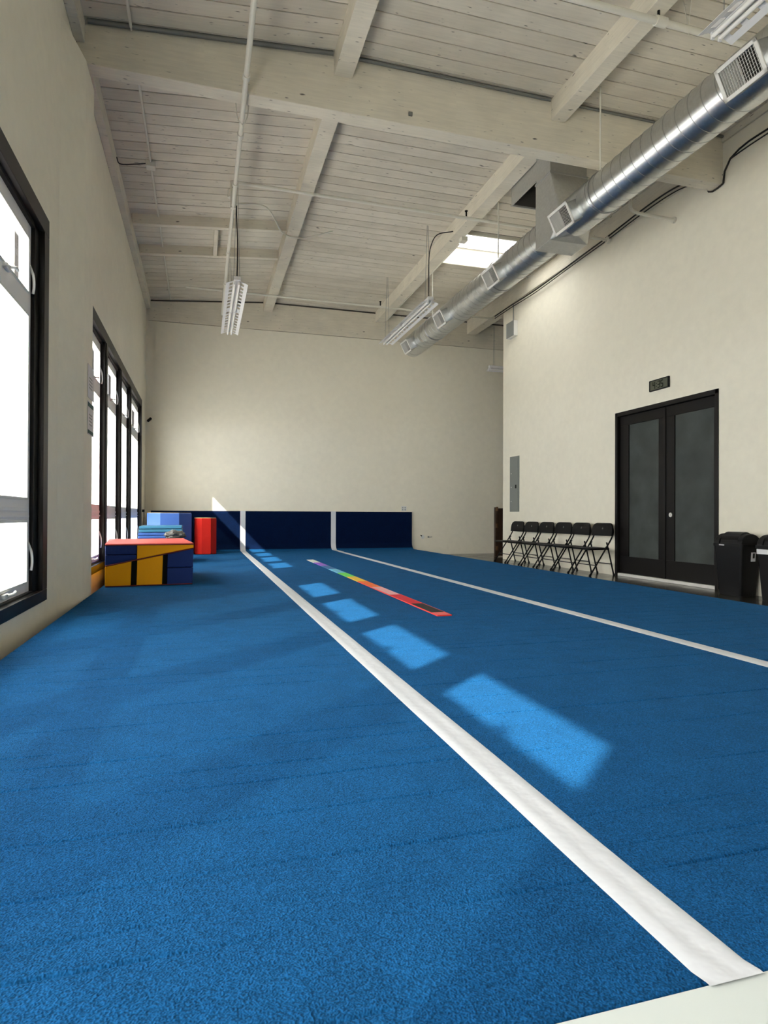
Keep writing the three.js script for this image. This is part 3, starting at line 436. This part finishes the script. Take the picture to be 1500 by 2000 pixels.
{ // alcove: dark wooden trestle
  const t = thing('wooden_trestle', 'dark wooden trestle standing in the alcove past the chairs', 'trestle', [6.02, 0, -12.25]);
  mesh('post', rbox(0, 0.05, 0.001, 1.06, -0.03, 0.03, 0.005), M.darkWood, t); mesh('post', rbox(0.44, 0.49, 0.001, 1.06, -0.03, 0.03, 0.005), M.darkWood, t); mesh('board', rbox(0.05, 0.44, 0.02, 1.04, -0.015, 0.0, 0.003), M.darkWood, t);
  for (const y of [0.14, 0.62, 0.98]) mesh('block', rbox(0.012, 0.062, y, y + 0.09, 0.028, 0.05, 0.004), M.midWood, t);
}

// ---------------------------------------------------------------- spiral duct
{
  const X = 4.05, Yc = 4.27, R = 0.21, t = thing('spiral_duct', 'long galvanised spiral duct hung under the ceiling with side registers', 'air duct');
  const run = (z0, z1, name) => { const g = new THREE.CylinderGeometry(R, R, z1 - z0, 48, 1, true).rotateX(Math.PI / 2).translate(X, Yc, (z0 + z1) / 2); const uv = g.attributes.uv; for (let i = 0; i < uv.count; i++) uv.setXY(i, uv.getX(i) * 1.32, uv.getY(i) * (z1 - z0)); mesh(name, g, M.zinc, t); };
  run(-6.4, -1.2, 'duct_run'); run(-11.95, -6.66, 'duct_run');
  mesh('end_cap', cyl(R - 0.002, V(X, Yc, -11.95), V(X, Yc, -11.935), 40), M.zinc, t);
  class Helix extends THREE.Curve { constructor(z0, z1, p) { super(); Object.assign(this, { z0, z1, p }); } getPoint(k, o = V()) { const z = this.z0 + (this.z1 - this.z0) * k, a = (z / this.p) * 2 * Math.PI; return o.set(X + (R + 0.002) * Math.cos(a), Yc + (R + 0.002) * Math.sin(a), z); } }
  const hel = (z0, z1) => mesh('spiral_seam', new THREE.TubeGeometry(new Helix(z0, z1, 0.145), Math.round((z1 - z0) / 0.145 * 28), 0.0035, 5, false), M.seam, t);
  hel(-6.3, -1.25); hel(-11.9, -6.7);
  // square plenum
  const bx0 = 3.805, bx1 = 4.295, by0 = 4.03, by1 = 4.81, bz0 = -6.675, bz1 = -6.35;
  const pl = mesh('plenum', rbox(bx0, bx1, by0, by1, bz0, bz1, 0.004), M.zincBox, t);
  mesh('collar', rbox(bx0 + 0.005, bx1 - 0.005, by1, 5.37, bz0 + 0.005, bz1 - 0.005, 0.004), M.zincBox, pl);
  mesh('flange', [rbox(bx0 - 0.008, bx1 + 0.008, by1 - 0.012, by1 + 0.012, bz0 - 0.008, bz1 + 0.008, 0.003)], M.seam, pl);
  { const pos = [], n = 40, zf = bz1 + 0.13, cx = X, cy = Yc, e = [[bx0, by0], [bx1, by0], [bx1, by1], [bx0, by1]]; const ring = (i) => { const a = i / n * 2 * Math.PI; return [cx + R * Math.cos(a), cy + R * Math.sin(a), zf]; }; const sq = (i) => { const a = ((i / n) * 4) % 4, k = Math.floor((a + 0.5)) % 4; return [...e[[2, 3, 0, 1][Math.floor((i / n) * 4) % 4]], bz1]; };
    for (let i = 0; i < n; i++) { const a = ring(i), b = ring(i + 1), c = sq(i), d = sq(i + 1); pos.push(...c, ...b, ...a); if (c[0] !== d[0] || c[1] !== d[1]) pos.push(...c, ...d, ...b); }
    const g = new THREE.BufferGeometry(); g.setAttribute('position', new THREE.Float32BufferAttribute(pos, 3)); g.computeVertexNormals(); mesh('transition', metric(g), M.zincBox, pl); }
  // registers, tilted 26 degrees down, on the window side
  for (const z of [-3.665, -6.05, -7.80, -9.72, -11.485]) {
    const r = new THREE.Group(); r.name = 'register'; t.add(r); r.position.set(X, Yc, z); r.rotation.z = 27 * Math.PI / 180;   // local -x points out of the duct
    const w = 0.123, l = 0.187, o = -0.335;
    mesh('boot', [box(o + 0.01, -0.17, -w + 0.02, w - 0.02, -l + 0.02, -l + 0.023), box(o + 0.01, -0.17, -w + 0.02, w - 0.02, l - 0.023, l - 0.02), box(o + 0.01, -0.15, w - 0.023, w - 0.02, -l + 0.02, l - 0.02), box(o + 0.01, -0.15, -w + 0.02, -w + 0.023, -l + 0.02, l - 0.02)], M.zinc, r);
    mesh('register_frame', [rbox(o, o + 0.014, w - 0.03, w, -l, l, 0.004), rbox(o, o + 0.014, -w, -w + 0.03, -l, l, 0.004), rbox(o, o + 0.014, -w, w, -l, -l + 0.03, 0.004), rbox(o, o + 0.014, -w, w, l - 0.03, l, 0.004)], M.register, r);
    const lo = []; for (let i = 0; i < 15; i++) { const zz = -l + 0.042 + i * 0.0206; lo.push(box(-0.009, 0.009, -w + 0.028, w - 0.028, -0.0012, 0.0012).rotateY(i < 8 ? -0.05 : 0.72).translate(o + 0.014, 0, zz)); }
    mesh('louvers', lo, M.register, r);
    const cr = []; for (let i = 0; i < 8; i++) cr.push(box(o + 0.03, o + 0.032, -w + 0.04 + i * 0.024, -w + 0.042 + i * 0.024, -l + 0.03, l - 0.03)); mesh('cross_bars', cr, M.register, r);
    mesh('throat_shade', box(-0.275, -0.272, -w + 0.024, w - 0.024, -l + 0.024, l - 0.024), M.duct, r);  // dark sheet stands in for the shade inside the register
    const cl = new THREE.CylinderGeometry(R + 0.004, R + 0.004, 0.46, 48, 1, true).rotateX(Math.PI / 2); mesh('sleeve', cl, M.zinc, r);
  }
  for (const [z, y] of [[-5.67, 5.37], [-8.03, 5.37], [-10.66, 5.37], [-3.2, 5.37]]) mesh('hanger_rod', cyl(0.009, V(X - 0.06, Yc + R - 0.012, z), V(X - 0.06, y, z), 8), M.pipe, t);
  for (const z of [-5.67, -8.05, -10.66]) mesh('hanger_strap', new THREE.TorusGeometry(R + 0.006, 0.006, 6, 48).translate(X, Yc, z), M.seam, t);
}
{
  const t = thing('return_hood', 'grey sheet metal hood open underneath, beyond the girder', 'duct hood', [0, 0, 0]);
  const x0 = 3.875, x1 = 4.5, z0 = -7.42, z1 = -6.72, y0 = 4.94, y1 = 5.372;
  mesh('side_panel', rbox(x0, x0 + 0.012, y0, y1, z0, z1, 0.003), M.zincBox, t); mesh('side_panel', rbox(x1 - 0.012, x1, y0, y1, z0, z1, 0.003), M.zincBox, t); mesh('end_panel', rbox(x0, x1, y0, y1, z0, z0 + 0.012, 0.003), M.zincBox, t); mesh('end_panel', rbox(x0, x1, y0, y1, z1 - 0.012, z1, 0.003), M.zincBox, t);
  mesh('rim', [rbox(x0 - 0.01, x1 + 0.01, y0 - 0.012, y0, z0 - 0.01, z0 + 0.012, 0.003), rbox(x0 - 0.01, x0 + 0.012, y0 - 0.012, y0, z0, z1, 0.003)], M.zincBox, t);
  mesh('inner_shade', [box(x0 + 0.013, x1 - 0.013, y1 - 0.04, y1 - 0.02, z0 + 0.013, z1 - 0.013), box(x1 - 0.02, x1 - 0.013, y0 + 0.01, y1, z0 + 0.013, z1 - 0.013), box(x0 + 0.013, x1 - 0.013, y0 + 0.01, y1, z0 + 0.013, z0 + 0.02), box(x0 + 0.013, x0 + 0.018, y0 + 0.01, y1, z0 + 0.013, z1 - 0.013)], M.duct, t);  // inner faces coloured dark as the shade inside the hood
}

// ---------------------------------------------------------------- strip lights (switched off)
function stripLight(label, pos, half, turn, rise, cord) {
  const t = thing('strip_light', label, 'light fixture', pos, 'hanging fluorescent strip lights'); t.rotation.y = turn;
  mesh('channel', rbox(-0.035, 0.035, 0.0, 0.055, -half, half, 0.006), M.lampWhite, t);
  for (const s of [-1, 1]) {
    const g = [], wing = (a, b, z0, z1) => rbox(a, b, -0.001, 0.002, z0, z1, 0.0008);
    g.push(wing(0.0, 0.018, -half, half), wing(0.068, 0.118, -half, half)); const n = Math.round(half * 2 / 0.145); for (let i = 0; i <= n; i++) { const z = -half + i * (half * 2 - 0.06) / n; g.push(wing(0.018, 0.068, z, z + 0.052)); }
    g.push(wing(0.018, 0.062, -0.06, 0.06));
    const m = mesh('reflector', g, M.lampWhite, t); m.position.set(s * 0.033, 0.004, 0); m.rotation.y = s < 0 ? Math.PI : 0; m.rotation.order = 'YXZ'; m.rotation.z = -0.38;
    for (const [a, b] of [[-half + 0.02, -0.025], [0.025, half - 0.02]]) { mesh('lamp_tube', cyl(0.0165, V(s * 0.03, -0.028, a), V(s * 0.03, -0.028, b), 12), M.lampTube, t); for (const e of [a - 0.005, b + 0.005]) mesh('socket', rbox(s * 0.03 - 0.012, s * 0.03 + 0.012, -0.05, 0.002, e - 0.009, e + 0.009, 0.003), M.lampWhite, t); }
  }
  for (const z of [half - 0.12, -half + 0.12]) for (const s of [-1, 1]) mesh('hanging_wire', cyl(0.003, V(s * 0.04, 0.05, z), V(s * 0.008, rise, z), 6), M.boxGrey, t);
  mesh('end_box', rbox(-0.045, 0.045, 0.0, 0.05, half - 0.005, half + 0.035, 0.004), M.lampWhite, t);
  if (cord) mesh('power_cord', tube(cord.map((c) => V(...c)), 0.008, 30, 6), M.cable, t);
  return t;
}
stripLight('white slotted strip light hanging on the window side', [0.437, 3.975, -9.75], 1.22, 0.0, 1.31, [[0.0, 0.06, 1.16], [0.005, 0.5, 1.17], [-0.01, 0.82, 1.2], [-0.02, 0.95, 1.32]]);
stripLight('white slotted strip light hanging beside the duct below the skylight purlin', [3.34, 4.165, -10.24], 1.22, 0.0, 1.2, [[0.0, 0.06, 1.16], [-0.01, 0.5, 1.18], [0.0, 0.8, 1.22], [0.06, 0.96, 1.33], [0.3, 1.02, 1.4]]);
stripLight('strip light hanging over the near end of the duct, cut by the picture edge', [3.35, 4.165, -2.26], 1.22, 0.0, 1.2, null);
stripLight('strip light hanging crosswise in the alcove past the right wall', [7.12, 4.045, -12.3], 1.22, Math.PI / 2, 0.9, null);

// ---------------------------------------------------------------- pipes and conduits
{
  const pipe = (name, lab, list) => { const t = thing(name, lab, 'pipe'); list.forEach(([part, g, m]) => mesh(part, g, m ?? M.pipe, t)); return t; };
  const head = (x, y, z) => [['sprinkler_head', [cyl(0.012, V(x, y + 0.02, z), V(x, y + 0.09, z), 8), cyl(0.022, V(x, y + 0.09, z), V(x, y + 0.10, z), 10)], M.black]];
  const cpl = (z) => ['coupling', cyl(0.034, V(0.362, 4.775, z - 0.03), V(0.362, 4.775, z + 0.03), 12)];
  pipe('sprinkler_piping', 'white sprinkler pipes, one lengthwise main with three crosswise branches', [['main_pipe', cyl(0.024, V(0.362, 4.775, 2.5), V(0.362, 4.775, -12.6), 12)], cpl(-5.7), cpl(-6.6), cpl(-7.6), cpl(-9.6), cpl(-10.9), ['hanger', tube([V(0.30, 5.27, -6.35), V(0.32, 4.80, -6.35), V(0.362, 4.735, -6.35), V(0.41, 4.80, -6.35), V(0.43, 5.27, -6.35)], 0.005, 24, 6)], ['tee', cyl(0.034, V(0.362, 4.75, -8.15), V(0.362, 5.09, -8.15), 12)], ...head(0.362, 4.80, -7.9),
    ['branch_pipe', cyl(0.022, V(0.362, 5.085, -8.15), V(5.86, 5.03, -8.12), 12)], ...head(3.55, 5.06, -8.14), ['wall_flange', cyl(0.05, V(5.83, 5.03, -8.12), V(5.864, 5.03, -8.12), 14)],
    ['branch_pipe', cyl(0.020, V(-0.3, 5.03, -12.0), V(5.86, 5.03, -12.05), 12)], ...head(3.4, 5.04, -12.03), ['riser', cyl(0.02, V(0.362, 4.775, -12.0), V(0.362, 5.03, -12.0), 10)],
    ['branch_pipe', cyl(0.028, V(0.362, 5.06, -4.43), V(4.68, 5.06, -4.44), 14)], ['coupling', cyl(0.04, V(3.66, 5.06, -4.437), V(3.76, 5.06, -4.437), 14)], ['coupling', cyl(0.04, V(4.64, 5.06, -4.44), V(4.72, 5.06, -4.44), 14)], ...head(3.69, 5.075, -4.437), ['riser', cyl(0.024, V(0.362, 4.775, -4.43), V(0.362, 5.06, -4.43), 10)], ['hanger', tube([V(4.0, 5.36, -4.4), V(3.99, 5.1, -4.42), V(4.0, 5.02, -4.44), V(4.01, 5.1, -4.46), V(4.0, 5.36, -4.5)], 0.004, 24, 6)], ['drop', cyl(0.012, V(4.40, 5.06, -4.44), V(4.40, 5.36, -4.44), 8)]]);
  pipe('wall_pipe', 'small white bent pipe fixed to the right wall beyond the girder', [['pipe_run', tube([V(5.22, 5.36, -6.79), V(5.22, 4.90, -6.79), V(5.23, 4.79, -6.79), V(5.30, 4.755, -6.79), V(5.6, 4.745, -6.79), V(5.9, 4.735, -6.79)], 0.022, 40, 10)], ['wall_flange', cyl(0.04, V(5.87, 4.735, -6.79), V(5.9, 4.735, -6.79), 12)]]);
  pipe('ceiling_conduit', 'thin white conduit along the ceiling beside the window wall', [['conduit', cyl(0.013, V(-0.625, 5.195, 2.4), V(-0.625, 5.195, -5.99), 8)], ['conduit', cyl(0.013, V(-0.625, 5.195, -6.17), V(-0.625, 5.195, -13.3), 8)], ['conduit_box', rbox(-0.68, -0.57, 5.14, 5.215, -8.28, -8.16, 0.006)], ['side_lead', tube([V(-0.68, 5.19, -8.22), V(-0.8, 5.175, -8.24), V(-0.98, 5.16, -8.26), V(-1.0, 5.15, -8.1)], 0.007, 20, 6), M.cable]]);
  pipe('ceiling_conduit', 'slanting thin white conduit crossing the left purlin', [['conduit', tube([V(0.41, 5.1, -8.75), V(0.80, 5.15, -8.8), V(1.2, 5.15, -9.6), V(1.45, 5.15, -9.65), V(1.95, 5.33, -9.68)], 0.011, 40, 8)], ['conduit_box', cyl(0.05, V(0.365, 5.16, -8.72), V(0.365, 5.26, -8.72), 14)]]);
  pipe('ceiling_conduit', 'thin white conduit along the skylight side of the purlin', [['conduit', cyl(0.012, V(3.89, 5.17, -13.3), V(3.89, 5.17, -9.2), 8)], ['conduit_box', rbox(3.80, 3.9, 5.09, 5.16, -9.0, -8.88, 0.006)]]);
}
renderer.render(scene, camera);
